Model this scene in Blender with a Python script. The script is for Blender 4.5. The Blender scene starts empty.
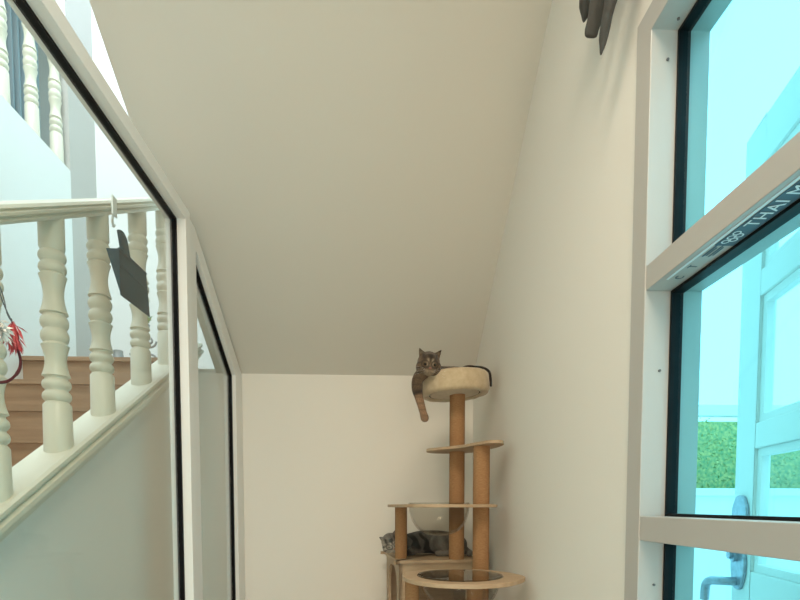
import bpy, bmesh, math, random
from mathutils import Vector, Matrix, noise
random.seed(7)
C = bpy.context.scene.collection
S = bpy.context.scene
H = 1.2                                   # eye height above the floor; builders below use z relative to the eye
PI = math.pi

# ------------------------------------------------------------------ camera
cam = bpy.data.cameras.new('camera'); co = bpy.data.objects.new('camera', cam); C.objects.link(co)
S.camera = co
cam.lens = 23.4; cam.sensor_width = 36; cam.sensor_fit = 'HORIZONTAL'
cam.shift_y = 233/800
cam.clip_start = 0.02; cam.clip_end = 200
co.location = (0, 0, H)
co.rotation_euler = (PI/2 - math.atan(28/520), 0, -math.atan(25/520))

# ------------------------------------------------------------------ world, lights, exposure
w = bpy.data.worlds.new('world'); S.world = w; w.use_nodes = True
bg = w.node_tree.nodes['Background']
bg.inputs[0].default_value = (0.385, 0.85, 1.0, 1); bg.inputs[1].default_value = 2.5

def area(name, loc, rot, sx, sy, power, col):
    l = bpy.data.lights.new(name, 'AREA'); l.shape = 'RECTANGLE'; l.size = sx; l.size_y = sy
    l.energy = power; l.color = col
    o = bpy.data.objects.new(name, l); C.objects.link(o)
    o.location = (loc[0], loc[1], loc[2]+H); o.rotation_euler = rot
    return o
# warm fill light added behind the camera; the rear wall has no window
area('rear_fill', (-0.3, -3.9, -0.1), (PI/2, 0, 0), 1.8, 1.8, 66, (1.0, 0.82, 0.63))
# fill light added above the camera to brighten the back of the nook
rl = area('nook_fill', (-0.1, 0.15, 1.80), (math.radians(28), 0, 0), 0.9, 0.6, 16, (1.0, 0.83, 0.65)); rl.data.spread = math.radians(118)
# overhead fill added to brighten the stairwell; the ceiling has no opening
area('stair_fill', (-1.45, 1.5, 4.2), (0, 0, 0), 0.8, 3.4, 122, (0.84, 1.0, 1.10))
area('gallery_fill', (-2.7, 1.6, 4.1), (0, 0, 0), 1.0, 1.6, 20, (0.90, 0.98, 1.0))  # added fill for the upper gallery, not an actual opening

S.view_settings.view_transform = 'Standard'; S.view_settings.look = 'None'
S.view_settings.gamma = 1; S.view_settings.use_curve_mapping = False
S.view_settings.exposure = 0.0

# ------------------------------------------------------------------ materials
def mat(name, col, rough=.6, metal=0, noise_amt=0, nscale=20, bump=0, bscale=200, sheen=0, col2=None, stretch=None):
    m = bpy.data.materials.new(name); m.use_nodes = True
    nt = m.node_tree; b = nt.nodes['Principled BSDF']
    b.inputs['Base Color'].default_value = (*col, 1); b.inputs['Roughness'].default_value = rough
    b.inputs['Metallic'].default_value = metal
    if sheen: b.inputs['Sheen Weight'].default_value = sheen
    tc = nt.nodes.new('ShaderNodeTexCoord'); mp = nt.nodes.new('ShaderNodeMapping')
    nt.links.new(tc.outputs['Object'], mp.inputs[0])
    if stretch: mp.inputs['Scale'].default_value = stretch
    if noise_amt or col2:
        n = nt.nodes.new('ShaderNodeTexNoise'); n.inputs['Scale'].default_value = nscale; n.inputs['Detail'].default_value = 5
        nt.links.new(mp.outputs[0], n.inputs[0])
        r = nt.nodes.new('ShaderNodeValToRGB'); r.color_ramp.elements[0].position = .3; r.color_ramp.elements[1].position = .7
        c2 = col2 or tuple(c*(1-noise_amt) for c in col)
        r.color_ramp.elements[0].color = (*c2, 1); r.color_ramp.elements[1].color = (*col, 1)
        nt.links.new(n.outputs[0], r.inputs[0]); nt.links.new(r.outputs[0], b.inputs['Base Color'])
    if bump:
        n2 = nt.nodes.new('ShaderNodeTexNoise'); n2.inputs['Scale'].default_value = bscale; n2.inputs['Detail'].default_value = 3
        nt.links.new(mp.outputs[0], n2.inputs[0])
        bp = nt.nodes.new('ShaderNodeBump'); bp.inputs['Strength'].default_value = bump; bp.inputs['Distance'].default_value = .002
        nt.links.new(n2.outputs[0], bp.inputs['Height']); nt.links.new(bp.outputs[0], b.inputs['Normal'])
    return m

def glass(name, tint, refl=.9, rough=0.0, fac=None):
    m = bpy.data.materials.new(name); m.use_nodes = True; nt = m.node_tree
    nt.nodes.remove(nt.nodes['Principled BSDF']); out = nt.nodes['Material Output']
    t = nt.nodes.new('ShaderNodeBsdfTransparent'); t.inputs[0].default_value = (*tint, 1)
    g = nt.nodes.new('ShaderNodeBsdfGlossy'); g.inputs['Roughness'].default_value = rough; g.inputs[0].default_value = (refl, refl, refl, 1)
    lw_ = nt.nodes.new('ShaderNodeLayerWeight'); lw_.inputs['Blend'].default_value = .5
    pw = nt.nodes.new('ShaderNodeMath'); pw.operation = 'POWER'; pw.inputs[1].default_value = fac or 5
    nt.links.new(lw_.outputs['Facing'], pw.inputs[0])
    f = nt.nodes.new('ShaderNodeMapRange'); f.inputs[3].default_value = .014; f.inputs[4].default_value = .95
    nt.links.new(pw.outputs[0], f.inputs[0])
    x = nt.nodes.new('ShaderNodeMixShader')
    nt.links.new(f.outputs[0], x.inputs[0]); nt.links.new(t.outputs[0], x.inputs[1]); nt.links.new(g.outputs[0], x.inputs[2])
    nt.links.new(x.outputs[0], out.inputs[0]); return m

M = {}
M['wall'] = mat('wall_paint', (.82, .795, .725), .75, bump=.08, bscale=90)
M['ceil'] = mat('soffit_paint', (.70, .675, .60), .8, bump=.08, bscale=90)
M['stairwall'] = mat('stairwell_paint', (.84, .85, .83), .8, bump=.05, bscale=90)
M['floor'] = mat('floor_tile', (.76, .72, .64), .35, noise_amt=.15, nscale=6)
M['alu'] = mat('white_aluminium', (.86, .85, .81), .35)
M['alu_face'] = mat('window_aluminium', (.47, .46, .43), .4)
M['black'] = mat('black_rubber', (.004, .004, .005), .5)
M['dark_rubber'] = mat('window_rubber', (.006, .010, .012), .45)
M['cream'] = mat('cream_gloss_paint', (.70, .665, .54), .35)
M['wood_stair'] = mat('stair_wood', (.41, .26, .155), .45, nscale=3, col2=(.29, .175, .10), stretch=(1, 8, 14), bump=.05)
M['ply'] = mat('birch_plywood', (.50, .37, .24), .55, nscale=4, col2=(.41, .29, .18), stretch=(2, 14, 14))
M['ply_edge'] = mat('plywood_edge', (.42, .28, .17), .6, nscale=30, col2=(.34, .21, .12))
M['jute'] = mat('jute_wrap', (.42, .235, .11), .95, nscale=90, col2=(.31, .165, .07), bump=.8, bscale=260, stretch=(1, 1, 5))
M['plush'] = mat('cream_plush', (.58, .47, .31), .95, nscale=45, col2=(.49, .385, .24), bump=.8, bscale=180, sheen=.3)
M['gap_shade'] = mat('bed_gap_shade', (.035, .024, .018), .8)
M['slate'] = mat('slate_plastic', (.011, .040, .056), .6)
M['hook'] = mat('clear_plastic', (.80, .82, .80), .2)
M['glass_in'] = glass('partition_glass', (.965, .985, .975))
M['glass_out'] = glass('tinted_glass', (.76, .975, 1.0), .6)
M['acrylic'] = glass('clear_acrylic', (.93, .93, .91), .8, .02, fac=5.0)
M['greycloth'] = mat('charcoal_cloth', (.085, .083, .075), .9, noise_amt=.25, nscale=25, bump=.5, bscale=300)
M['steel'] = mat('brushed_steel', (.42, .46, .55), .35, .7, noise_amt=.3, nscale=60)
M['outdoor'] = mat('outdoor_white', (.82, .82, .80), .7)
M['leafd'] = mat('shrub_leaf', (.70, .62, .24), .6, nscale=30, col2=(.13, .36, .17))
M['twig'] = mat('shrub_stem', (.35, .30, .24), .8)
M['red'] = mat('red_feather', (.45, .03, .035), .8, nscale=60, col2=(.62, .12, .12))
M['maroon'] = mat('maroon_feather', (.09, .008, .012), .6)
M['white_fluff'] = mat('white_fluff', (.8, .78, .72), .95)
M['cord'] = mat('grey_cord', (.12, .12, .12), .6)
for k_ in ('black', 'dark_rubber', 'slate'): M[k_].node_tree.nodes['Principled BSDF'].inputs['Specular IOR Level'].default_value = .12
M['greywall'] = mat('upper_grey', (.52, .50, .47), .8)
M['greycurtain'] = mat('blue_grey_curtain', (.27, .32, .34), .85, noise_amt=.3, nscale=8, stretch=(1, 1, .1))
M['iron'] = mat('grey_iron', (.28, .28, .27), .5, .4)
M['decal'] = mat('decal_slate', (.06, .11, .15), .5)
M['decal_w'] = mat('decal_white', (.75, .82, .84), .5)
M['eye'] = mat('cat_eye', (.07, .06, .02), .12)
M['pupil'] = mat('cat_pupil', (.004, .004, .004), .1)
M['nose'] = mat('cat_nose', (.30, .12, .09), .5)

def fur(name):
    m = bpy.data.materials.new(name); m.use_nodes = True; nt = m.node_tree; b = nt.nodes['Principled BSDF']
    a = nt.nodes.new('ShaderNodeAttribute'); a.attribute_name = 'fur'
    n = nt.nodes.new('ShaderNodeTexNoise'); n.inputs['Scale'].default_value = 260; n.inputs['Detail'].default_value = 4
    tc = nt.nodes.new('ShaderNodeTexCoord'); nt.links.new(tc.outputs['Object'], n.inputs[0])
    mr = nt.nodes.new('ShaderNodeMapRange'); mr.inputs[1].default_value = .3; mr.inputs[2].default_value = .7
    mr.inputs[3].default_value = .65; mr.inputs[4].default_value = 1.25
    nt.links.new(n.outputs[0], mr.inputs[0])
    vm = nt.nodes.new('ShaderNodeVectorMath'); vm.operation = 'SCALE'
    nt.links.new(a.outputs['Color'], vm.inputs[0]); nt.links.new(mr.outputs[0], vm.inputs['Scale'])
    nt.links.new(vm.outputs[0], b.inputs['Base Color'])
    b.inputs['Roughness'].default_value = .95; b.inputs['Sheen Weight'].default_value = .15
    bp = nt.nodes.new('ShaderNodeBump'); bp.inputs['Strength'].default_value = .6; bp.inputs['Distance'].default_value = .003
    nt.links.new(n.outputs[0], bp.inputs['Height']); nt.links.new(bp.outputs[0], b.inputs['Normal'])
    return m
M['fur'] = fur('tabby_fur')

# ------------------------------------------------------------------ helpers
def V(*a): return Vector(a)
def box(bm, x0, x1, y0, y1, z0, z1):
    vs = [bm.verts.new((x, y, z)) for x in (x0, x1) for y in (y0, y1) for z in (z0, z1)]
    for f in ((0,1,3,2), (4,6,7,5), (0,4,5,1), (2,3,7,6), (0,2,6,4), (1,5,7,3)):
        bm.faces.new([vs[i] for i in f])
def prism(bm, pts, a):
    """pts: closed polygon of Vectors, a: extrusion vector"""
    n = len(pts); A = [bm.verts.new(p) for p in pts]; B = [bm.verts.new(Vector(p)+a) for p in pts]
    bm.faces.new(A[::-1]); bm.faces.new(B)
    for i in range(n): bm.faces.new((A[i], A[(i+1) % n], B[(i+1) % n], B[i]))
def tube(bm, pts, rads, seg=12, cap=True, flat=1.0):
    pts = [Vector(p) for p in pts]
    if not isinstance(rads, (list, tuple)): rads = [rads]*len(pts)
    rings = []; prev = None
    for i, p in enumerate(pts):
        t = (pts[min(i+1, len(pts)-1)]-pts[max(i-1, 0)]).normalized()
        if prev is None:
            u = t.cross(V(0, 0, 1)) if abs(t.z) < .9 else t.cross(V(1, 0, 0))
        else: u = prev-t*prev.dot(t)
        u.normalize(); prev = u; v = t.cross(u)
        rings.append([bm.verts.new(p+rads[i]*(u*math.cos(2*PI*k/seg)+v*math.sin(2*PI*k/seg)*flat)) for k in range(seg)])
    for a, b in zip(rings, rings[1:]):
        for k in range(seg): bm.faces.new((a[k], a[(k+1) % seg], b[(k+1) % seg], b[k]))
    if cap: bm.faces.new(rings[0][::-1]); bm.faces.new(rings[-1])
def lathe(bm, prof, cx=0, cy=0, seg=32, closed=False):
    rings = []
    for r, z in prof:
        rings.append([bm.verts.new((cx+r*math.cos(2*PI*k/seg), cy+r*math.sin(2*PI*k/seg), z)) for k in range(seg)])
    pr = list(zip(rings, rings[1:]))
    if closed: pr.append((rings[-1], rings[0]))
    for a, b in pr:
        for k in range(seg): bm.faces.new((a[k], a[(k+1) % seg], b[(k+1) % seg], b[k]))
    if not closed:
        if prof[0][0] > 1e-4: bm.faces.new(rings[0][::-1])
        if prof[-1][0] > 1e-4: bm.faces.new(rings[-1])
def smoothpts(pts, n=6, closed=True):
    out = []; P = [Vector(p) for p in pts]; N = len(P)
    rng = range(N) if closed else range(N-1)
    for i in rng:
        p0, p1, p2, p3 = (P[(i+k-1) % N] if closed else P[min(max(i+k-1, 0), N-1)] for k in range(4))
        for j in range(n):
            t = j/n
            out.append(.5*((2*p1)+(-p0+p2)*t+(2*p0-5*p1+4*p2-p3)*t*t+(-p0+3*p1-3*p2+p3)*t**3))
    if not closed: out.append(P[-1])
    return out
def tag(o, label=None, cat=None, group=None, kind=None):
    if label: o['label'] = label
    if cat: o['category'] = cat
    if group: o['group'] = group
    if kind: o['kind'] = kind
    return o
def thing(name, label, cat, loc, group=None, kind=None, rz=0):
    o = bpy.data.objects.new(name, None); C.objects.link(o); o.empty_display_size = .1
    o.location = (loc[0], loc[1], loc[2]+H); o.rotation_euler = (0, 0, rz)
    return tag(o, label, cat, group, kind)
def wloc(p):
    l = Vector((0, 0, 0))
    while p is not None: l += p.location; p = p.parent
    return l
def fin(name, bm, m, parent=None, smooth=False, bevel=0, local=False, auto=40, clean=True):
    """mesh coordinates are eye-relative world ones, unless local=True (then parent-local)"""
    if clean: bmesh.ops.remove_doubles(bm, verts=bm.verts, dist=1e-5)
    bmesh.ops.recalc_face_normals(bm, faces=bm.faces)
    if not local:
        bmesh.ops.translate(bm, verts=bm.verts, vec=(0, 0, H))
        if parent is None:
            xs = [v.co for v in bm.verts]
            org = Vector(((min(c.x for c in xs)+max(c.x for c in xs))/2, (min(c.y for c in xs)+max(c.y for c in xs))/2, min(c.z for c in xs)))
        else: org = wloc(parent)
        bmesh.ops.translate(bm, verts=bm.verts, vec=-org)
    me = bpy.data.meshes.new(name); bm.to_mesh(me); bm.free()
    ms = m if isinstance(m, (list, tuple)) else [m]
    for k in ms: me.materials.append(k)
    o = bpy.data.objects.new(name, me); C.objects.link(o)
    if parent is not None: o.parent = parent
    elif not local: o.location = org
    if smooth:
        for p in me.polygons: p.use_smooth = True
        me.set_sharp_from_angle(angle=math.radians(auto))
    if bevel:
        b = o.modifiers.new('bevel', 'BEVEL'); b.width = bevel; b.segments = 2; b.limit_method = 'ANGLE'
    return o
def struct(name, bm, m, **k):
    o = fin(name, bm, m, **k); o['kind'] = 'structure'; return o
def B(*boxes):
    bm = bmesh.new()
    for b in boxes: box(bm, *b)
    return bm
def copy_tree(o, parent=None):
    c = o.copy(); C.objects.link(c)
    if parent is not None: c.parent = parent
    for ch in list(o.children): copy_tree(ch, c)
    return c

# ------------------------------------------------------------------ room shell
XR = .565; YB = 3.0; SL = .667
def soffit(y): return .736+(YB-y)*SL
XP = -.73                                   # inner face of the partition
FZ = -H
struct('floor', B((-1.9, XR+.12, -4.1, 3.9, FZ-.05, FZ)), M['floor'])
struct('wall_back', B((-1.0, XR, YB, YB+.1, FZ, .76)), M['wall'])
# right wall with the window opening (y -0.2..1.135, z -1.2+.1..1.01)
WY0, WY1, WZ0, WZ1 = -.3, 1.135, -1.1, 1.012
struct('wall_right', B((XR, XR+.12, WY1, YB+.1, FZ, 3.0), (XR, XR+.12, -4.1, YB+.1, 3.0, 4.3), (XR, XR+.12, WY0, WY1, WZ1, 3.0),
                       (XR, XR+.12, WY0, WY1, FZ, WZ0), (XR, XR+.12, -4.1, WY0, FZ, 3.0)), M['wall'])
struct('wall_rear', B((-3.7, XR+.12, -4.2, -4.1, FZ, 4.3)), M['wall'])
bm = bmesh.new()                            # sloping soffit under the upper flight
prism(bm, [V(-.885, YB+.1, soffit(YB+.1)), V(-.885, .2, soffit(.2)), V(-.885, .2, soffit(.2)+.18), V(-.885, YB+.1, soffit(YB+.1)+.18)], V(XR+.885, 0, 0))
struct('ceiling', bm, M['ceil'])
struct('ceiling_upper', B((-3.6, XR+.12, -4.2, 5.1, 4.3, 4.4)), M['stairwall'])
# stairwell
struct('wall_left', B((-2.0, -1.9, -4.2, 3.47, FZ, 2.09)), M['stairwall'])
struct('wall_landing', B((-2.0, XR, 3.78, 3.88, FZ, 4.3)), M['stairwall'])
struct('wall_gallery', B((-2.0, -1.9, 3.47, 3.78, FZ, 4.3)), M['greywall'])
struct('floor_gallery', B((-3.6, -2.0, -4.1, 5.0, 1.93, 2.09)), M['stairwall'])
struct('wall_upper', B((-3.7, -3.6, -4.1, 5.1, 1.93, 4.3)), M['greywall'])
struct('wall_upper_end', B((-3.6, -2.0, 5.0, 5.1, 1.93, 4.3)), M['greywall'])
SS = .567
def zs(y): return SS*(y-1.44)+.03
y0, y1 = -.5, 2.93
bm = bmesh.new()
prism(bm, [V(-1.0, y0, FZ), V(-1.0, y1+.07, FZ), V(-1.0, y1+.07, zs(y1)-.07), V(-1.0, y1, zs(y1)-.07), V(-1.0, (FZ-.03)/SS+1.44+.15, FZ+.01), V(-1.0, y0, FZ+.01)], V(-.05, 0, 0))
struct('wall_stair', bm, M['wall'])
# wooden steps
bm = bmesh.new(); T = .2; R_ = .17; Z0 = .80; Y0 = 2.95
ns = 11
for k in range(ns+1):
    zt = Z0-k*R_; yn = Y0-k*T
    yb = Y0-(k-1)*T if k else 3.78
    box(bm, -1.9, -1.055, yn, yb+.02, max(zt-.16, FZ), zt-.018)       # riser block
    box(bm, -1.9, -1.055, yn-.018, yb+.02, zt-.022, zt)               # tread with nosing
struct('staircase', bm, M['wood_stair'], clean=False)

# ------------------------------------------------------------------ stair railing
def extr(prof, ya, yb, zfun, x0=0):
    bm = bmesh.new(); A = [bm.verts.new((x0+x, ya, zfun(ya)+z)) for x, z in prof]; Bv = [bm.verts.new((x0+x, yb, zfun(yb)+z)) for x, z in prof]
    n = len(prof); bm.faces.new(A[::-1]); bm.faces.new(Bv)
    for i in range(n): bm.faces.new((A[i], A[(i+1) % n], Bv[(i+1) % n], Bv[i]))
    return bm
rail = thing('stair_railing', 'cream railing of thick turned balusters along the lower stair flight', 'railing', (-1.0, 1.44, -.0))
strp = [(-.06, 0), (.05, 0), (.060, -.006), (.060, -.018), (.050, -.024), (.050, -.032), (.064, -.038), (.064, -.052), (.052, -.060), (.050, -.072), (.038, -.078), (.034, -.096), (.018, -.104), (-.06, -.104)]
fin('base_rail', extr(strp, .2, 2.95, zs, -1.0), M['cream'], rail, smooth=True, auto=25)
def zh(y): return .762+.583*(y-1.5)
hp = [(x_, z_*.8) for x_, z_ in [(-.034, 0), (.034, 0), (.038, .012), (.034, .02), (.043, .028), (.043, .038), (.036, .044), (.041, .052), (.036, .064), (.018, .072), (-.018, .072), (-.036, .064), (-.041, .052), (-.036, .044), (-.043, .038), (-.043, .028), (-.034, .02), (-.038, .012)]]
fin('handrail', extr(hp, .3, 2.95, zh, -1.0), M['cream'], rail, smooth=True, auto=25)
def bulge(t0, t1, r0, r1, n=6):
    return [(r0+(r1-r0)*math.sin(PI*i/n)**.7 if 0 < i < n else r0, t0+(t1-t0)*i/n) for i in range(n+1)]
def flare(t0, t1, re, rm, n=8):
    return [(rm+(re-rm)*abs(2*i/n-1)**1.8, t0+(t1-t0)*i/n) for i in range(n+1)]
prof = [(.040, 0), (.040, .155), (.036, .165)] + bulge(.170, .212, .034, .043) + bulge(.216, .258, .034, .043) + [(.036, .262)] + \
       flare(.268, .418, .043, .031) + [(.035, .422)] + bulge(.428, .480, .035, .044) + bulge(.484, .536, .035, .044) + [(.036, .54)] + \
       flare(.548, .672, .044, .033) + [(.036, .677)] + bulge(.684, .728, .035, .045) + bulge(.732, .776, .035, .045) + [(.039, .782), (.044, .79), (.046, 1.0)]
def baluster(parent, x, y, zb, zt, name='baluster', sc=.9, src=None):
    bm = bmesh.new()
    lathe(bm, [(r*sc, zt-(zt-zb)*t) for r, t in prof], x, y, 28)
    return fin(name, bm, M['cream'], parent, smooth=True, auto=50)
for y in (1.14, 1.42, 1.71, 1.99, 2.315, 2.60, 2.86):
    baluster(rail, -1.0, y, zs(y)-.03, zh(y)+.03)
# upper gallery railing
gal = thing('gallery_railing', 'cream turned baluster railing at the edge of the upper gallery', 'railing', (-1.95, 2.9, 2.09))
fin('handrail', extr(hp, 1.2, 3.47, lambda y: 2.92, -1.95), M['cream'], gal, smooth=True, auto=25)
for y in (1.95, 2.2, 2.45, 2.70, 2.945, 3.19, 3.42):
    baluster(gal, -1.95, y, 2.09, 2.93, sc=.8)
# curtain behind the gallery
bm = bmesh.new(); pts = []
N = 60
for i in range(N+1):
    yy = 3.7+i/N*.62; pts.append((-2.6+.035*math.sin(i*.9), yy))
A = [bm.verts.new((x, y, 2.15)) for x, y in pts]; Bv = [bm.verts.new((x, y, 4.22)) for x, y in pts]
for i in range(N): bm.faces.new((A[i], A[i+1], Bv[i+1], Bv[i]))
o = fin('curtain', bm, M['greycurtain'], smooth=True, auto=180)
s = o.modifiers.new('solid', 'SOLIDIFY'); s.thickness = .006
tag(o, 'blue-grey curtain hanging on the upper floor behind the gallery balusters', 'curtain')

# ------------------------------------------------------------------ glass partition (left): panel in front and raked panel
XG = -.775; XO = -.808
def frame_poly(outer, inner, x0, x1):
    bm = bmesh.new(); n = len(outer)
    rows = []
    for x in (x0, x1):
        rows.append(([bm.verts.new((x, y, z)) for y, z in outer], [bm.verts.new((x, y, z)) for y, z in inner]))
    (o0, i0), (o1, i1) = rows
    for k in range(n):
        j = (k+1) % n
        bm.faces.new((o0[k], o0[j], i0[j], i0[k])); bm.faces.new((o1[k], i1[k], i1[j], o1[j]))
        bm.faces.new((o0[k], o1[k], o1[j], o0[j])); bm.faces.new((i0[k], i0[j], i1[j], i1[k]))
    return bm
def inset(poly, d):
    """inset a CCW or CW (y,z) polygon by distance d"""
    n = len(poly); A = sum(poly[i][0]*poly[(i+1) % n][1]-poly[(i+1) % n][0]*poly[i][1] for i in range(n))
    s = 1 if A > 0 else -1; out = []
    for i in range(n):
        p0, p1, p2 = Vector(poly[i-1]), Vector(poly[i]), Vector(poly[(i+1) % n])
        e1 = (p1-p0).normalized(); e2 = (p2-p1).normalized()
        n1 = Vector((-e1.y, e1.x))*s; n2 = Vector((-e2.y, e2.x))*s
        b = (n1+n2); b = b/b.length_squared*2
        out.append(tuple(p1+b*d))
    return out
def glazed(name, outer, inner, x0, x1, xg, gw, mf, mg, mr, extra=None, mats=None):
    root = thing(name, None, None, ((x0+x1)/2, sum(p[0] for p in outer)/len(outer), min(p[1] for p in outer)), kind='structure')
    fin('window_frame', frame_poly(outer, inner, x0, x1), mf, root, bevel=.002)
    g = frame_poly(inner, inset(inner, .010), xg-gw/2, xg+gw/2)
    fin('gasket', g, mr, root)
    bm = bmesh.new(); gi = inset(inner, .006)
    prism(bm, [V(xg-.003, y, z) for y, z in gi], V(.006, 0, 0))
    fin('glass_pane', bm, mg, root)
    return root
ya = -.6
p1o = [(ya, FZ+.005), (2.165, FZ+.005), (2.165, 1.157), (ya, 1.157)]
p1i = [(ya+.05, FZ+.06), (2.115, FZ+.06), (2.115, 1.108), (ya+.05, 1.108)]
glazed('window_1', p1o, p1i, XO, XP, XG, .022, M['alu'], M['glass_in'], M['black'])
YE = 2.998
p2o = [(2.17, FZ+.005), (YE, FZ+.005), (YE, soffit(YE)-.004), (2.26, 1.150), (2.17, 1.157)]
def gz(y): return 1.017-(y-2.36)*.637
p2i = [(2.27, FZ+.06), (2.868, FZ+.06), (2.868, gz(2.868)), (2.29, gz(2.30)), (2.27, gz(2.30)+.003)]
glazed('window_2', p2o, p2i, XO, XP-.014, XG, .022, M['alu'], M['glass_in'], M['black'])

# ------------------------------------------------------------------ right window
XWG = .626
root = thing('window_3', None, None, (XR+.055, .42, WZ0), kind='structure')
fo = [(WY0, WZ0), (WY1, WZ0), (WY1, WZ1), (WY0, WZ1)]
fi = [(WY0+.055, WZ0+.055), (1.076, WZ0+.055), (1.076, .958), (WY0+.055, .958)]
fin('window_frame', frame_poly(fo, fi, XR-.006, .682), M['alu_face'], root, bevel=.0015)
TR = [(.443, .493), (-.075, -.024)]
for a, b in TR:
    fin('transom', B((XR-.004, .680, WY0+.055, 1.076, a, b)), M['alu_face'], root, bevel=.0015)
zz = [WZ0+.055, TR[1][0], TR[1][1], TR[0][0], TR[0][1], .958]
for a, b in ((zz[0], zz[1]), (zz[2], zz[3]), (zz[4], zz[5])):
    p = [(WY0+.055, a), (1.076, a), (1.076, b), (WY0+.055, b)]
    fin('gasket', frame_poly(p, inset(p, .006), .614, .638), M['dark_rubber'], root)
    bm = bmesh.new(); prism(bm, [V(XWG-.003, y, z) for y, z in inset(p, .004)], V(.006, 0, 0))
    fin('glass_pane', bm, M['glass_out'], root)
for y, z in ((1.0745, .90), (1.0745, .28), (1.0745, -.17)):
    bm = bmesh.new(); tube(bm, [V(.594, y+.001, z), V(.594, y-.0015, z)], .0028, 10); fin('screw', bm, M['cord'], root)
for y in (1.05,):
    bm = bmesh.new(); tube(bm, [V(.60, y, .9585), V(.60, y, .9555)], .0028, 10); fin('screw', bm, M['cord'], root)
# maker's decal on the underside of the upper transom
ZU = TR[0][0]-.0012
dec = fin('decal', B((.580, .612, .30, .885, ZU, ZU+.001)), M['decal'], root)
fin('decal_strip', B((.572, .577, .30, 1.02, ZU, ZU+.001)), M['decal_w'], root)
def text(s, yc, xc, size, m, parent, name='lettering'):
    cu = bpy.data.curves.new(name, 'FONT'); cu.body = s; cu.size = size; cu.align_x = 'LEFT'; cu.align_y = 'CENTER'; cu.extrude = .0002
    cu.space_character = 1.12
    cu.materials.append(m)
    o = bpy.data.objects.new(name, cu); C.objects.link(o); o.parent = parent
    # text runs along -y, its top towards -x, faces down
    Mx = Matrix(((0, -1, 0), (-1, 0, 0), (0, 0, -1))).to_4x4()
    pw = wloc(parent)
    Mx.translation = Vector((xc, yc, ZU-.0009+H))-pw
    o.matrix_local = Mx
    return o
text('THAI M', .822, .5945, .030, M['decal_w'], root)
for dy, dx in ((0, -.004), (.014, -.004), (.028, -.004), (.007, .005), (.021, .005)):
    bm = bmesh.new()
    r0, r1 = .0042, .0066; yc = .842+dy; xc = .5925+dx; seg = 20
    for k in range(seg):
        a, b = 2*PI*k/seg, 2*PI*(k+1)/seg
        q = [V(xc+r*math.cos(t), yc+r*math.sin(t), ZU-.0009) for r, t in ((r0, a), (r1, a), (r1, b), (r0, b))]
        bm.faces.new([bm.verts.new(v) for v in q])
    fin('emblem_ring', bm, M['decal_w'], root)
for xa, ya_, yb_ in ((.583, .925, .885), (.5875, .922, .893), (.594, .925, .882), (.5985, .920, .892)):
    fin('decal_line', B((xa, xa+.0025, yb_, ya_, ZU, ZU+.0008)), M['decal'], root)
text('T', .968, .590, .022, M['decal'], root)
text('C', 1.015, .592, .022, M['decal'], root)

# ------------------------------------------------------------------ outside
struct('ground_outside', B((XR+.125, 14, -6, 14, FZ-.12, FZ-.06)), M['outdoor'])
struct('wall_garden', B((1.6, 6.5, 4.9, 5.05, FZ-.06, .09), (1.55, 6.5, 4.86, 5.09, .09, .16)), M['outdoor'])
struct('trim_garden', B((1.5, 6.5, 4.9, 5.0, .86, .96)), M['outdoor'])
bm = bmesh.new()
random.seed(3)
for i in range(6000):
    x = random.uniform(1.5, 6.5); y = 5.3+random.random()*.25+.1*noise.noise(V(x*3, 0, 0)); z = random.uniform(-.6, .90)
    d = V(random.gauss(0, 1), random.gauss(-.4, .6), random.gauss(.3, .8)).normalized()
    u = d.cross(V(random.random(), random.random(), random.random())).normalized(); L = random.uniform(.025, .05); c = V(x, y, z)
    vs = [bm.verts.new(p) for p in (c, c+d*L*.5+u*L*.3, c+d*L, c+d*L*.5-u*L*.3)]
    bm.faces.new(vs)
box(bm, 1.5, 6.5, 5.62, 5.9, -.6, .92)
o = fin('hedge', bm, M['leafd'], clean=False); tag(o, 'bright green clipped hedge seen through the gap beside the open door', 'hedge', kind='stuff')

# open door leaf outside
a = math.radians(13.6)
D = thing('door_1', None, None, (1.090, 1.50, 0), kind='structure')
D.rotation_euler = (0, 0, -PI/2-a)          # local +x runs along the leaf towards the house, local -y is the far side
def dl(bm): return bm
LZ = [-H-.0, -.225-.0]
def dfin(name, bm, m, parent=None, **k): 
    return fin(name, bm, m, parent or D, local=True, **k)
lw = .86; st = .115; th = .04
ltop = 1.04
lites = [(-.185, .155), (.225, .565), (.635, .975-.06)]
bm = bmesh.new()
box(bm, 0, st, -th/2, th/2, FZ+.02, ltop); box(bm, lw-st, lw, -th/2, th/2, FZ+.02, ltop)
edges = [(FZ+.02, -.235)] + [(lites[0][1]+.0, lites[1][0]), (lites[1][1], lites[2][0]), (lites[2][1], ltop)]
box(bm, st, lw-st, -th/2, th/2, lites[0][0]-.12, lites[0][0])
for e0, e1 in edges[1:]: box(bm, st, lw-st, -th/2, th/2, e0, e1)
box(bm, st, lw-st, -th/2, th/2, FZ+.02, FZ+.2)
dfin('door_frame', bm, M['outdoor'], bevel=.003)
for z0, z1 in lites:
    for sgn in (-1, 1):
        pass
    bm = frame_poly([(st, z0), (lw-st, z0), (lw-st, z1), (st, z1)], [(st+.022, z0+.022), (lw-st-.022, z0+.022), (lw-st-.022, z1-.022), (st+.022, z1-.022)], -.012, .012)
    for v in bm.verts: v.co = V(v.co.y, v.co.x, v.co.z)
    f = dfin('moulding', bm, M['outdoor'], bevel=.002)
    bm = bmesh.new(); box(bm, st+.02, lw-st-.02, -.002, .002, z0+.02, z1-.02)
    dfin('glass_pane', bm, M['glass_in'])
bm = bmesh.new(); box(bm, st, lw-st, -.012, .012, FZ+.2, lites[0][0]-.12); box(bm, st+.05, lw-st-.05, -.018, .018, FZ+.25, lites[0][0]-.17)
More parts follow.
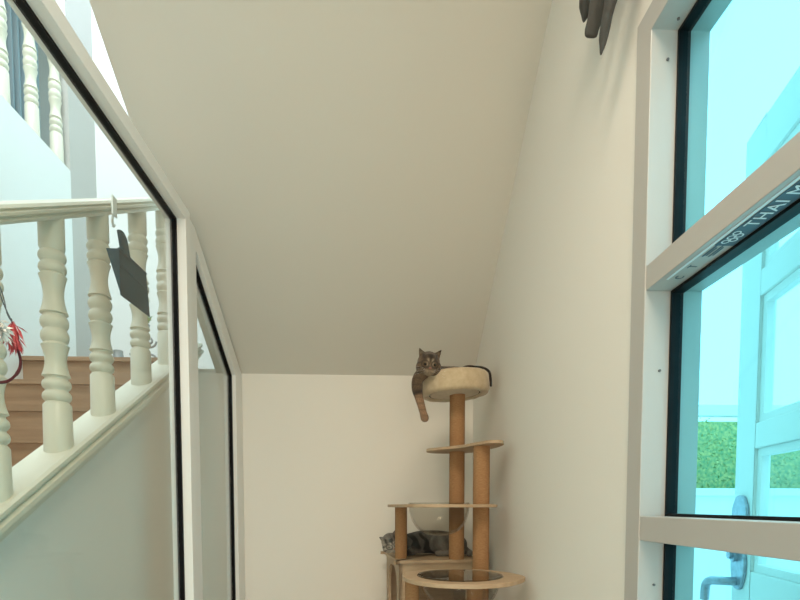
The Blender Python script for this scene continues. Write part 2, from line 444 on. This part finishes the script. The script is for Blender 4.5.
dfin('door_panel', bm, M['outdoor'], bevel=.004)
for sgn in (-1,):
    y = sgn*th/2
    def plate(cx, z0, z1, wd, name):
        bm = bmesh.new(); pts = []
        for k in range(28):
            t = 2*PI*k/28; c, s_ = math.cos(t), math.sin(t)
            pts.append(V(cx+wd/2*math.copysign(abs(c)**.8, c)*(1+.1*math.cos(4*t)), y*1.0, (z0+z1)/2+(z1-z0)/2*math.copysign(abs(s_)**.75, s_)))
        prism(bm, pts, V(0, .010*sgn, 0)); return dfin(name, bm, M['steel'], bevel=.003)
    pl = plate(.055, -.075, .028, .085, 'lock_plate')
    pl2 = plate(.055, -.245, -.10, .080, 'handle_plate')
    bm = bmesh.new()
    tube(bm, [V(.045, y, -.145), V(.045, y+.02*sgn, -.145)], .02, 16); tube(bm, [V(.045, y+.018*sgn, -.145), V(.045, y+.03*sgn, -.145)], .012, 16)
    dfin('lock_cylinder', bm, M['steel'], smooth=True)
    bm = bmesh.new()
    tube(bm, smoothpts([V(.05, y, -.222), V(.05, y+.035*sgn, -.222), V(.04, y+.05*sgn, -.223), V(.005, y+.06*sgn, -.228), V(-.022, y+.062*sgn, -.245), V(-.03, y+.062*sgn, -.29)], 6, False), .013, 12)
    dfin('lever_handle', bm, M['steel'], smooth=True)

# ------------------------------------------------------------------ charcoal cloth swag by the window head
sw = thing('curtain_swag', 'charcoal grey gathered curtain ends hanging beside the top of the window', 'curtain', (.50, 1.15, 1.03))
def fold(pts, ws, name='fold'):
    bm = bmesh.new(); P = smoothpts(pts, 5, False); n = len(P)
    W = []
    for i in range(n):
        t = i/(n-1)*(len(ws)-1); k = min(int(t), len(ws)-2); W.append(ws[k]+(ws[k+1]-ws[k])*(t-k))
    tube(bm, P, W, 14, True, .55)
    for v in bm.verts: v.co += .003*V(noise.noise(v.co*40), noise.noise(v.co*40+V(9, 0, 0)), 0)
    return fin(name, bm, M['greycloth'], sw, smooth=True, auto=80)
fold([V(.50, 1.279, 1.150), V(.50, 1.270, 1.175), V(.495, 1.235, 1.22), V(.49, 1.16, 1.30)], [.004, .024, .034, .028])
fold([V(.50, 1.236, 1.076), V(.50, 1.228, 1.088), V(.50, 1.178, 1.15), V(.495, 1.09, 1.27)], [.010, .017, .021, .022])
fold([V(.50, 1.176, .990), V(.50, 1.163, 1.025), V(.50, 1.115, 1.09), V(.50, 1.02, 1.23)], [.003, .017, .025, .027])
bm = bmesh.new(); tube(bm, [V(.50, 1.26, 1.31), V(.50, .2, 1.31)], .014, 16); fin('curtain_rod', bm, M['greycloth'], sw, smooth=True)
bm = bmesh.new(); tube(bm, [V(XR-.001, 1.2, 1.31), V(.50, 1.2, 1.31)], .009, 12); fin('rod_bracket', bm, M['greycloth'], sw, smooth=True)
bm = bmesh.new(); P = []
tube(bm, smoothpts([V(.49, 1.24, 1.28), V(.49, 1.12, 1.26), V(.50, .95, 1.30), V(.50, .6, 1.29), V(.50, .25, 1.29)], 5, False), .045, 14, True, .8)
fin('gathered_cloth', bm, M['greycloth'], sw, smooth=True, auto=80)

# ------------------------------------------------------------------ dustpan hanging on the stair side of the glass
XD = -.81
hk = thing('adhesive_hook', 'clear plastic adhesive hook stuck on the glass above the dustpan', 'hook', (XG-.004, 1.735, .86))
fin('backplate', B((XG-.0085, XG-.0035, 1.640, 1.668, .868, .925)), M['hook'], hk, bevel=.002)
bm = bmesh.new(); tube(bm, smoothpts([V(XG-.008, 1.655, .885), V(XG-.02, 1.67, .866), V(XG-.032, 1.70, .862), V(XG-.038, 1.72, .876)], 5, False), .0035, 10)
fin('hook_arm', bm, M['hook'], hk, smooth=True)
dp = thing('dustpan', 'dark slate plastic dustpan hanging by its handle behind the glass partition', 'dustpan', (XD, 1.84, .67))
bm = bmesh.new()
prism(bm, [V(XD, 1.752, .880), V(XD, 1.778, .885), V(XD, 1.802, .872), V(XD, 1.830, .80), V(XD, 1.780, .80)], V(-.014, 0, 0))
fin('handle', bm, M['slate'], dp, bevel=.004)
dz = V(-.04, 0, 0)
tm, tr, br, bl = V(XD, 1.739, .814), V(XD, 1.934, .819), V(XD, 1.959, .678), V(XD, 1.743, .671)
bm = bmesh.new(); prism(bm, [tm, tr, br, bl], V(-.003, 0, 0)); fin('pan_plate', bm, M['slate'], dp, bevel=.001)
bm = bmesh.new()
prism(bm, [tm, bl, tm+dz], V(0, .003, 0)); prism(bm, [tr, br, tr+dz], V(0, -.003, 0)); prism(bm, [tm, tr, tr+dz, tm+dz], V(0, 0, -.003))
fin('pan_wall', bm, M['slate'], dp)
bm = bmesh.new()
tube(bm, [V(XD+.001, 1.741, .765), V(XD+.001, 1.943, .762)], .0025, 8); tube(bm, [tm, tr], .004, 8)
fin('rib', bm, M['slate'], dp, smooth=True)

# ------------------------------------------------------------------ feather cat toy by the left edge
tx = -.705
ty = thing('feather_toy', 'red feather cat toy with white fluff dangling at the left edge', 'cat toy', (tx, 1.06, .226))
bm = bmesh.new()
tube(bm, smoothpts([V(tx, .99, .50), V(tx, 1.024, .426), V(tx, 1.045, .385), V(tx, 1.068, .356)], 5, False), .0012, 8)
tube(bm, smoothpts([V(tx+.004, .98, .47), V(tx+.004, 1.035, .405), V(tx, 1.055, .368), V(tx, 1.068, .356)], 5, False), .0010, 8)
fin('cord', bm, M['cord'], ty, smooth=True)
bm = bmesh.new()
tube(bm, smoothpts([V(tx, 1.066, .362), V(tx, 1.075, .335), V(tx, 1.083, .306), V(tx, 1.089, .285), V(tx, 1.080, .263), V(tx, 1.050, .238), V(tx, 1.01, .226)], 6, False),
     [.002]*8+[.0042]*18+[.003]*11, 10, True, .4)
fin('long_feather', bm, M['maroon'], ty, smooth=True)
random.seed(11)
def tuft(c, n, ln, wd, down, name, m, spread=1):
    bm = bmesh.new()
    for i in range(n):
        d = V(random.gauss(0, .5)*spread, random.gauss(0, .55)*spread, random.gauss(down, .4)).normalized()
        u = d.cross(V(random.gauss(0, 1), random.gauss(0, 1), random.gauss(0, 1))).normalized(); L = ln*random.uniform(.6, 1.1)
        p = c+V(random.gauss(0, .002), random.gauss(0, .002), random.gauss(0, .004)); q = p+d*L*.55+V(0, 0, -.002); r = p+d*L+V(0, 0, -.006)
        bm.faces.new([bm.verts.new(x) for x in (p, q+u*wd, r, q-u*wd)])
    return fin(name, bm, m, ty, clean=False)
tuft(V(tx, 1.070, .352), 90, .042, .0022, -1.1, 'red_tuft', M['red'], .55)
tuft(V(tx, 1.076, .33), 60, .028, .0018, -1.0, 'red_tuft', M['red'], .6)
tuft(V(tx, 1.035, .335), 160, .024, .003, -.4, 'white_tuft', M['white_fluff'], 1.3)

# ------------------------------------------------------------------ things on the stair landing
ps = thing('scroll_stand', 'small grey wrought iron scroll stand on the landing behind the balusters', 'stand', (-1.37, 3.25, .85))
bm = bmesh.new()
def scroll(cx, cz, r, a0, turns, sg):
    pts = []
    for i in range(40):
        t = i/39; a = a0+sg*turns*2*PI*t; rr = r*(1-.75*t); pts.append(V(cx+rr*math.cos(a), 3.25, cz+rr*math.sin(a)))
    tube(bm, pts, .006, 8)
scroll(-1.39, .96, .045, PI, 1.2, 1); scroll(-1.32, 1.03, .04, 0, 1.2, -1); scroll(-1.32, .92, .04, 0, 1.2, 1); scroll(-1.40, 1.06, .03, PI, 1.1, -1)
fin('scroll', bm, M['iron'], ps, smooth=True)
bm = bmesh.new(); tube(bm, [V(-1.36, 3.25, .855), V(-1.36, 3.25, 1.08)], .007, 10); fin('stem', bm, M['iron'], ps, smooth=True)
bm = bmesh.new(); lathe(bm, [(.0001, .851), (.07, .851), (.07, .858), (.0001, .862)], -1.36, 3.25, 20); fin('base', bm, M['iron'], ps, smooth=True)
bm = bmesh.new(); lathe(bm, [(.0001, 1.08), (.03, 1.08), (.042, 1.13), (.038, 1.13), (.0001, 1.11)], -1.36, 3.25, 20); fin('cup', bm, M['iron'], ps, smooth=True)
pl = thing('potted_plant', 'small light green leafy plant on the iron scroll stand', 'plant', (-1.36, 3.25, 1.135))
bm = bmesh.new(); random.seed(5)
for i in range(26):
    a_ = random.random()*2*PI; el = random.uniform(.2, 1.3); d = V(math.cos(a_)*math.cos(el), math.sin(a_)*math.cos(el), math.sin(el)); u = d.cross(V(0, 0, 1)).normalized()
    p = V(-1.36, 3.25, 1.135); L = random.uniform(.04, .085)
    bm.faces.new([bm.verts.new(x) for x in (p, p+d*L*.6+u*.014, p+d*L, p+d*L*.6-u*.014)])
fin('leaves', bm, M['leafd'], pl, clean=False)
ob = bmesh.new(); lathe(ob, [(.0001, .851), (.05, .851), (.06, .90), (.045, .97), (.03, 1.0), (.028, 1.03), (.0001, 1.03)], -1.60, 3.45, 24)
tag(fin('vase', ob, M['iron'], smooth=True), 'grey vase standing on the landing left of the iron scroll stand', 'vase')
for o in (ps, pl, C.objects['vase']): o.location.z -= .05; o.location.x -= .03

# ------------------------------------------------------------------ cat tree
ct = thing('cat_tree', 'tall birch plywood and jute cat tree in the corner under the soffit', 'cat tree', (.30, 2.35, FZ))
def post(x, y, r, z0, z1, name='post'):
    bm = bmesh.new(); tube(bm, [V(x, y, z0), V(x, y, z1)], r, 28)
    return fin(name, bm, M['jute'], ct, smooth=True)
def shelf(pts, z, name, th=.013, holes=(), n=5, m='ply'):
    P = smoothpts([V(x, y, z) for x, y in pts], n)
    bm = bmesh.new()
    if not holes:
        prism(bm, P, V(0, 0, -th))
    else:
        (hx, hy, hr) = holes
        # ring between the outline and the round hole, sampled by angle
        K = 72; out = []
        for k in range(K):
            a_ = 2*PI*k/K; d = V(math.cos(a_), math.sin(a_), 0); best = None
            for i in range(len(P)):
                p, q = P[i]-V(hx, hy, z), P[(i+1) % len(P)]-V(hx, hy, z); e = q-p
                den = d.x*e.y-d.y*e.x
                if abs(den) < 1e-9: continue
                t = (p.x*e.y-p.y*e.x)/den; u = (p.x*d.y-p.y*d.x)/den
                if t > 0 and -1e-6 <= u <= 1+1e-6 and (best is None or t > best): best = t
            out.append(V(hx, hy, z)+d*(best or hr*1.3))
        rings = []
        for zz_ in (z, z-th):
            rings.append(([bm.verts.new((p.x, p.y, zz_)) for p in out], [bm.verts.new((hx+hr*math.cos(2*PI*k/K), hy+hr*math.sin(2*PI*k/K), zz_)) for k in range(K)]))
        (o0, i0), (o1, i1) = rings
        for k in range(K):
            j = (k+1) % K
            bm.faces.new((o0[k], o0[j], i0[j], i0[k])); bm.faces.new((o1[k], i1[k], i1[j], o1[j]))
            bm.faces.new((o0[k], o1[k], o1[j], o0[j])); bm.faces.new((i0[k], i0[j], i1[j], i1[k]))
    return fin(name, bm, M[m], ct, bevel=.002, smooth=True, auto=35)
def bowl(cx, cy, z, r, d, name='clear_bowl'):
    bm = bmesh.new(); pr = []
    for i in range(15):
        t = i/14*PI/2; pr.append((max(r*math.cos(t)**.72, .0001), z-d*math.sin(t)))
    pr = [(r+.012, z+.003), (r+.004, z+.004)]+pr
    inn = [(max(a_-.004, .0001), b_+.004) for a_, b_ in pr[::-1]]
    lathe(bm, pr[:-1]+[(.0002, z-d)]+[(.0002, z-d+.004)]+inn[1:], cx, cy, 48)
    return fin(name, bm, M['acrylic'], ct, smooth=True, auto=60)
# bed on the tall post, slightly tipped to the left
BX, BY, BZ = .369, 2.42, .506
post(.385, 2.44, .036, -.256, BZ+.012)
tl = Matrix.Translation(V(BX, BY, BZ)) @ Matrix.Rotation(math.radians(-3.5), 4, 'Y') @ Matrix.Translation(-V(BX, BY, BZ))
bm = bmesh.new()
lathe(bm, [(.118, BZ+.003), (.142, BZ-.003), (.154, BZ+.003), (.159, BZ+.014), (.160, BZ+.045), (.1605, BZ+.072), (.157, BZ+.084), (.150, BZ+.09), (.138, BZ+.09), (.130, BZ+.082), (.126, BZ+.06), (.120, BZ+.035), (.0002, BZ+.03), (.0002, BZ+.016), (.118, BZ+.016)], BX, BY, 72, closed=True)
for v in bm.verts:
    n_ = noise.noise(v.co*22)*.0045+noise.noise(v.co*60)*.002
    d = V(v.co.x-BX, v.co.y-BY, (v.co.z-BZ-.04)*.8); 
    if d.length > .08: v.co += d.normalized()*n_
bmesh.ops.transform(bm, matrix=tl, verts=bm.verts)
fin('plush_bed', bm, M['plush'], ct, smooth=True, auto=180)
bm = bmesh.new(); lathe(bm, [(.0002, BZ+.004), (.112, BZ+.004), (.112, BZ+.016), (.0002, BZ+.016)], BX, BY, 48, closed=True)
bmesh.ops.transform(bm, matrix=tl, verts=bm.verts); fin('bed_board', bm, M['plush'], ct, smooth=True)
bm = bmesh.new(); tube(bm, [V(BX+.116*math.cos(t), BY+.116*math.sin(t), BZ+.007) for t in [2*PI*k/48 for k in range(49)]], .0025, 6, False)  # dark ring standing in for the shade in the gap around the board
bmesh.ops.transform(bm, matrix=tl, verts=bm.verts); fin('bed_gap_ring', bm, M['gap_shade'], ct, smooth=True)
# S shaped step
shelf([(.243, 2.42), (.30, 2.345), (.37, 2.27), (.42, 2.17), (.455, 2.095), (.505, 2.085), (.532, 2.14), (.53, 2.24), (.50, 2.36), (.46, 2.47), (.38, 2.52), (.30, 2.52), (.255, 2.485)], .261, 'step')
post(.452, 2.2, .035, FZ+.02, .248)
# middle shelf with the clear bowl
shelf([(.062, 2.52), (.068, 2.44), (.10, 2.25), (.14, 2.10), (.22, 2.03), (.34, 2.04), (.43, 2.09), (.50, 2.13), (.515, 2.20), (.505, 2.30), (.47, 2.46), (.40, 2.52), (.28, 2.49), (.18, 2.57), (.09, 2.58)], .003, 'bowl_shelf', holes=(.272, 2.2, .130))
bowl(.272, 2.2, .002, .128, .132)
post(.125, 2.5, .029, -.256, -.010)
# cube house, turned a little
rz = math.radians(6)
def hb(bm): 
    bmesh.ops.transform(bm, matrix=Matrix.Translation(V(.112, 2.395, 0)) @ Matrix.Rotation(rz, 4, 'Z'), verts=bm.verts); return bm
HW, HD, HT, HB = .395, .46, -.256, -.62
bm = bmesh.new(); P = smoothpts([V(x, y, HT) for x, y in ((-.012, .0), (0, -.012), (HW-.01, -.012), (HW, 0), (HW, HD), (HW-.01, HD+.01), (0, HD+.01), (-.012, HD))], 3)
prism(bm, P, V(0, 0, -.015)); fin('house_roof', hb(bm), M['ply'], ct, bevel=.002)
def arch(bm, w, z0, z1, oc, ow, oz0, oz1, plane, off, th):
    K = 20; N_ = 2*K
    def pt(u, z): return V(off, u, z) if plane == 'x' else V(u, off, z)
    hole = []; cz = (oz0+oz1)/2; hh = (oz1-oz0)/2
    for k in range(40):
        a_ = 2*PI*k/40; c, s_ = math.cos(a_), math.sin(a_)
        hole.append((oc+ow/2*math.copysign(abs(c)**.7, c), cz+hh*math.copysign(abs(s_)**.7, s_)))
    outr = []
    for k in range(40):
        a_ = 2*PI*k/40; c, s_ = math.cos(a_), math.sin(a_)
        m_ = max(abs(c)/.5, abs(s_)/.5); outr.append((w/2+w*c/m_, (z0+z1)/2+(z1-z0)*s_/m_))
    a3 = V(th, 0, 0) if plane == 'x' else V(0, th, 0)
    o0 = [bm.verts.new(pt(*p)) for p in outr]; i0 = [bm.verts.new(pt(*p)) for p in hole]
    o1 = [bm.verts.new(pt(*p)+a3) for p in outr]; i1 = [bm.verts.new(pt(*p)+a3) for p in hole]
    for k in range(40):
        j = (k+1) % 40
        bm.faces.new((o0[k], o0[j], i0[j], i0[k])); bm.faces.new((o1[k], i1[k], i1[j], o1[j]))
        bm.faces.new((o0[k], o1[k], o1[j], o0[j])); bm.faces.new((i0[k], i0[j], i1[j], i1[k]))
bm = bmesh.new(); arch(bm, HD, HB, HT-.015, HD/2, .30, HB+.05, HT-.045, 'x', 0, .014); fin('house_side', hb(bm), M['ply'], ct)
bm = bmesh.new(); box(bm, HW-.02, HW-.006, 0, HD, HB, HT-.015); fin('house_side', hb(bm), M['ply'], ct)
bm = bmesh.new(); arch(bm, HW-.02, HB, HT-.015, .2, .24, HB+.05, HT-.05, 'y', 0, .014)
bmesh.ops.translate(bm, verts=bm.verts, vec=(.0, 0, 0)); fin('house_front', hb(bm), M['ply'], ct)
fin('house_back', hb(B((0, HW-.006, HD-.014, HD, HB, HT-.015))), M['ply'], ct)
fin('house_floor', hb(B((-.012, HW, -.012, HD+.01, HB-.015, HB))), M['ply'], ct)
for x, y in ((.03, .03), (HW-.04, .03), (.03, HD-.03), (HW-.04, HD-.03)):
    bm = bmesh.new(); tube(bm, [V(x, y, FZ+.02), V(x, y, HB-.015)], .03, 20); fin('post', hb(bm), M['jute'], ct, smooth=True)
# front ring with the lower bowl
RX, RY, RZ = .325, 1.9, -.262
shelf([(RX+.226, RY-.01), (RX+.19, RY+.10), (RX+.11, RY+.185), (RX, RY+.212), (RX-.11, RY+.195), (RX-.20, RY+.13), (RX-.222, RY+.02), (RX-.19, RY-.10), (RX-.11, RY-.185), (RX, RY-.208), (RX+.11, RY-.18), (RX+.195, RY-.09)], RZ+.0, 'ring_shelf', th=.016, holes=(RX-.012, RY, .150))
bowl(RX-.012, RY, RZ-.001, .147, .13)
post(.405, 2.075, .035, FZ+.02, RZ-.016); post(.142, 1.99, .027, FZ+.02, RZ-.016)
shelf([(.02, 1.75), (.2, 1.62), (.45, 1.64), (.54, 1.8), (.545, 2.2), (.54, 2.75), (.45, 2.88), (.1, 2.88), (.0, 2.75), (.0, 2.2)], FZ+.02, 'base_board', th=.018)

# ------------------------------------------------------------------ cats
def blob(chains, cones=(), voxel=.0035, smooth_it=3):
    """one continuous surface from chains of (point, radius), plus ear wedges"""
    bm = bmesh.new()
    for ch in chains:
        P = [Vector(p) for p, r in ch]; Rr = [r for p, r in ch]
        n = len(P)
        if n == 1: seq = [(P[0], Rr[0])]
        else:
            sp = smoothpts(P, 8, False); seq = []
            for i, p in enumerate(sp):
                t = i/(len(sp)-1)*(n-1); k = min(int(t), n-2); seq.append((p, Rr[k]+(Rr[k+1]-Rr[k])*(t-k)))
        last = None
        for p, r in seq:
            rr = r if isinstance(r, (int, float)) else r[0]
            if last is not None and (p-last).length < rr*.18: continue
            last = p
            bmesh.ops.create_icosphere(bm, subdivisions=3, radius=rr, matrix=Matrix.Translation(p))
    for base, tip, side, wd, th in cones:
        base, tip, side = Vector(base), Vector(tip), Vector(side).normalized(); up = (tip-base).normalized(); nn = up.cross(side).normalized()
        q = [base+side*wd-up*.01, base-side*wd-up*.01, tip]
        A_ = [bm.verts.new(x+nn*th) for x in q[:2]]+[bm.verts.new(tip+nn*.0022+side*.002), bm.verts.new(tip+nn*.0022-side*.002)]
        B_ = [bm.verts.new(x-nn*th) for x in q[:2]]+[bm.verts.new(tip-nn*.0022+side*.002), bm.verts.new(tip-nn*.0022-side*.002)]
        o_ = [A_[0], A_[2], A_[3], A_[1]]; p_ = [B_[0], B_[2], B_[3], B_[1]]
        bm.faces.new(o_); bm.faces.new(p_[::-1])
        for k in range(4): bm.faces.new((o_[k], p_[k], p_[(k+1) % 4], o_[(k+1) % 4]))
    bmesh.ops.recalc_face_normals(bm, faces=bm.faces)
    me = bpy.data.meshes.new('tmp'); bm.to_mesh(me); bm.free()
    t = bpy.data.objects.new('tmp', me); C.objects.link(t)
    r = t.modifiers.new('r', 'REMESH'); r.mode = 'VOXEL'; r.voxel_size = voxel
    if smooth_it:
        s_ = t.modifiers.new('s', 'SMOOTH'); s_.iterations = smooth_it; s_.factor = .5
    bpy.context.view_layer.update()
    dg = bpy.context.evaluated_depsgraph_get(); ev = t.evaluated_get(dg); m2 = bpy.data.meshes.new_from_object(ev)
    bpy.data.objects.remove(t); out = bmesh.new(); out.from_mesh(m2); bpy.data.meshes.remove(m2); bpy.data.meshes.remove(me)
    return out
def paint(o, f, wl):
    me = o.data; at = me.color_attributes.new('fur', 'FLOAT_COLOR', 'POINT')
    buf = []
    for v in me.vertices:
        c = f(v.co+wl-V(0, 0, H)); buf += [c[0], c[1], c[2], 1]
    at.data.foreach_set('color', buf)
def mix(a_, b_, t):
    t = max(0, min(1, t)); return tuple(x+(y-x)*t for x, y in zip(a_, b_))
def sst(x, a_, b_): t = max(0, min(1, (x-a_)/(b_-a_))); return t*t*(3-2*t)

class Head:
    """cat head frame: c centre, fwd face direction, up; size R"""
    def __init__(s, c, fwd, up, R):
        s.c = Vector(c); s.f = Vector(fwd).normalized(); s.r = s.f.cross(Vector(up)).normalized(); s.u = s.r.cross(s.f).normalized(); s.R = R
    def p(s, r, u, f): return s.c+(s.r*r+s.u*u+s.f*f)*s.R
    def loc(s, q): d = (q-s.c)/s.R; return d.dot(s.r), d.dot(s.u), d.dot(s.f)
    def chains(s):
        R = s.R
        return [[(s.p(0, .10, -.15), R*.86)], [(s.p(.38, -.20, .10), R*.58)], [(s.p(-.38, -.20, .10), R*.58)],
                [(s.p(0, .28, .22), R*.58)], [(s.p(0, -.22, .45), R*.42), (s.p(0, -.28, .74), R*.24)],
                [(s.p(.17, -.38, .66), R*.25)], [(s.p(-.17, -.38, .66), R*.25)], [(s.p(0, -.58, .48), R*.24)], [(s.p(0, .10, .50), R*.25), (s.p(0, -.14, .80), R*.15)]]
    def ears(s):
        return [(s.p(.50, .62, -.05), s.p(.84, 1.12, -.02), s.r*.8-s.u*.5, s.R*.38, s.R*.11), (s.p(-.50, .62, -.05), s.p(-.84, 1.12, -.02), s.r*.8+s.u*.5, s.R*.38, s.R*.11)]
    def features(s, body, closed=False):
        for sg in (1, -1):
            c = s.p(.36*sg, .04, .655)
            bm = bmesh.new(); bmesh.ops.create_uvsphere(bm, u_segments=20, v_segments=14, radius=s.R*.12, matrix=Matrix.Translation(c))
            if 1: bmesh.ops.transform(bm, matrix=Matrix.Translation(c) @ Matrix.Diagonal((1.1, 1, .22 if closed else .6, 1)) @ Matrix.Translation(-c), verts=bm.verts)
            e = fin('eye', bm, M['pupil'] if closed else M['eye'], body, smooth=True, auto=180)
            if closed: continue
            bm = bmesh.new(); bmesh.ops.create_uvsphere(bm, u_segments=14, v_segments=10, radius=s.R*.09, matrix=Matrix.Translation(c+s.f*s.R*.10))
            fin('pupil', bm, M['pupil'], e, smooth=True, auto=180)
        bm = bmesh.new(); bmesh.ops.create_uvsphere(bm, u_segments=14, v_segments=10, radius=s.R*.085, matrix=Matrix.Translation(s.p(0, -.20, .93)) @ Matrix.Diagonal((1.3, 1.0, .8, 1)))
        fin('nose', bm, M['nose'], body, smooth=True, auto=180)
        for sg in (1, -1):
            for k in range(4):
                bm = bmesh.new()
                a0 = s.p(.25*sg, -.32-.05*k, .82); a1 = s.p(1.15*sg, -.15-.22*k, .85)
                tube(bm, [a0, (a0+a1)/2+s.u*.004, a1], .00014, 5)
                fin('whisker', bm, M['white_fluff'], body)
    def pattern(s, q, base, dark, light):
        r, u, f = s.loc(q); ar = abs(r)
        c = base
        st_ = .5+.5*math.sin(ar*16+noise.noise(q*30)*1.5)                         # forehead stripes
        c = mix(c, dark, .95*sst(u, .22, .5)*sst(.75-ar, 0, .3)*(.55+.45*st_))
        c = mix(c, light, .9*math.exp(-((ar-.17)/.09)**2)*sst(u, -.15, .0)*sst(.55-u, 0, .2)*sst(f, .2, .5))
        c = mix(c, light, .6*sst(-u, .22, .42)*sst(f, .25, .5)*sst(.45-ar, 0, .2))  # muzzle
        d = math.hypot(ar-.36, u-.06)
        c = mix(c, dark, .85*math.exp(-((d-.25)/.06)**2)*sst(f, .1, .4))          # eye rims
        ck = math.sin((u+.45*ar)*17)                                              # cheek stripes
        c = mix(c, dark, .8*sst(ck, .1, .7)*sst(ar, .5, .75)*sst(.35-u, 0, .3))
        c = mix(c, dark, .8*math.exp(-(r/.06)**2)*sst(f, .3, .6)*sst(u, .1, .3))
        if u > .75: c = mix(c, mix(dark, light, .35), .6)
        return c
brown = (.095, .062, .034); lbrown = (.25, .15, .085); dk = (.018, .012, .008); lt = (.50, .40, .28)

# brown tabby looking over the edge of the bed, one foreleg dangling
hd = Head((.236, 2.300, .612), (.05, -1, -.30), (.06, 0, 1), .059)
ch = hd.chains()+[
    [((.240, 2.335, .605), .034), ((.275, 2.40, .590), .045), ((.30, 2.47, .590), .062), ((.38, 2.50, .592), .066), ((.44, 2.455, .585), .055)],
    [((.225, 2.325, .595), .032), ((.192, 2.318, .556), .026), ((.187, 2.318, .515), .025), ((.193, 2.312, .480), .020), ((.204, 2.308, .440), .0175), ((.213, 2.304, .405), .0165), ((.219, 2.298, .382), .019)],
    [((.215, 2.292, .376), .011)], [((.224, 2.292, .374), .011)],
    [((.40, 2.49, .60), .03), ((.43, 2.50, .650), .012), ((.48, 2.48, .650), .009), ((.508, 2.44, .637), .007), ((.527, 2.41, .612), .007), ((.532, 2.40, .575), .007), ((.531, 2.39, .545), .006)]]
bm = blob(ch, hd.ears())
cat1 = fin('tabby_cat', bm, M['fur'], smooth=True, auto=180, clean=False)
tag(cat1, 'brown striped tabby cat looking out of the round cream bed with a leg dangling', 'cat')
def f1(q):
    r, u, f = hd.loc(q); w_ = sst(1.25-math.sqrt(r*r+u*u+f*f), 0, .2) if f > -.3 else sst(-.3-f, .4, 0)*sst(1.2-math.sqrt(r*r+u*u), 0, .2)
    c = brown
    if (q.x > .42 and q.z > .635) or q.x > .50: c = dk
    elif q.z < .60 and q.x < .235:                                                # leg
        c = mix(brown, lbrown, sst(.50-q.z, 0, .03))
        c = mix(c, dk, .95*math.exp(-((q.z-.492-.25*(q.x-.19))/.010)**2))
        c = mix(c, dk, .3*sst(math.sin(q.z*230), .3, .9))
        c = mix(c, (.24, .15, .09), sst(.39-q.z, 0, .015))
    else:
        c = mix(c, dk, .8*sst(math.sin((q.x*1.4+q.y*.6)*150+noise.noise(q*25)*2), 0, .7))
    return mix(c, hd.pattern(q, (.13, .085, .048), dk, (.40, .31, .21)), max(0, w_))
paint(cat1, f1, cat1.location)
hd.features(cat1)

# silver tabby asleep on the roof of the cube house
grey = (.11, .11, .10); dgrey = (.02, .02, .019); lgrey = (.36, .345, .31)
h2 = Head((.080, 2.575, -.190), (.25, -1, -.35), (-.42, -.1, 1), .053)
zb = -.256
ch = h2.chains()+[
    [((.10, 2.62, -.205), .040), ((.16, 2.66, -.200), .050), ((.24, 2.69, -.192), .060), ((.32, 2.68, -.192), .062), ((.38, 2.67, -.196), .058), ((.43, 2.66, -.205), .048)],
    [((.22, 2.66, -.185), .050), ((.20, 2.62, -.225), .024), ((.15, 2.56, -.238), .016), ((.125, 2.545, -.241), .014)],
    [((.33, 2.635, -.195), .052), ((.345, 2.61, -.205), .044)], [((.34, 2.60, -.225), .026), ((.38, 2.575, -.240), .015), ((.31, 2.57, -.241), .014)],
    [((.43, 2.66, -.215), .030), ((.475, 2.64, -.238), .016), ((.478, 2.58, -.240), .014), ((.46, 2.53, -.241), .012)]]
bm = blob(ch, h2.ears())
for v in bm.verts:
    if v.co.z < zb+.0015 and v.co.x > .075: v.co.z = zb+.0015
cat2 = fin('tabby_cat', bm, M['fur'], smooth=True, auto=180, clean=False)
tag(cat2, 'grey silver tabby cat lying asleep on the cube house roof behind the left post', 'cat')
def f2(q):
    r, u, f = h2.loc(q); d = math.sqrt(r*r+u*u+f*f); w_ = sst(1.3-d, 0, .25)
    ph = q.x*110+q.z*40+noise.noise(q*22)*3.0
    c = mix(grey, dgrey, .9*sst(math.sin(ph), -.3, .4))
    c = mix(c, lgrey, .45*sst(-.215-q.z, 0, .02)*sst(math.sin(ph*.5), -.5, .5))
    hp_ = math.hypot(q.x-.335, q.z+.195)
    if q.y < 2.64 and hp_ < .06: c = mix(c, (.20, .185, .16), .6)
    return mix(c, h2.pattern(q, (.34, .31, .26), dgrey, (.60, .56, .48)), w_)
paint(cat2, f2, cat2.location)
h2.features(cat2, closed=True)
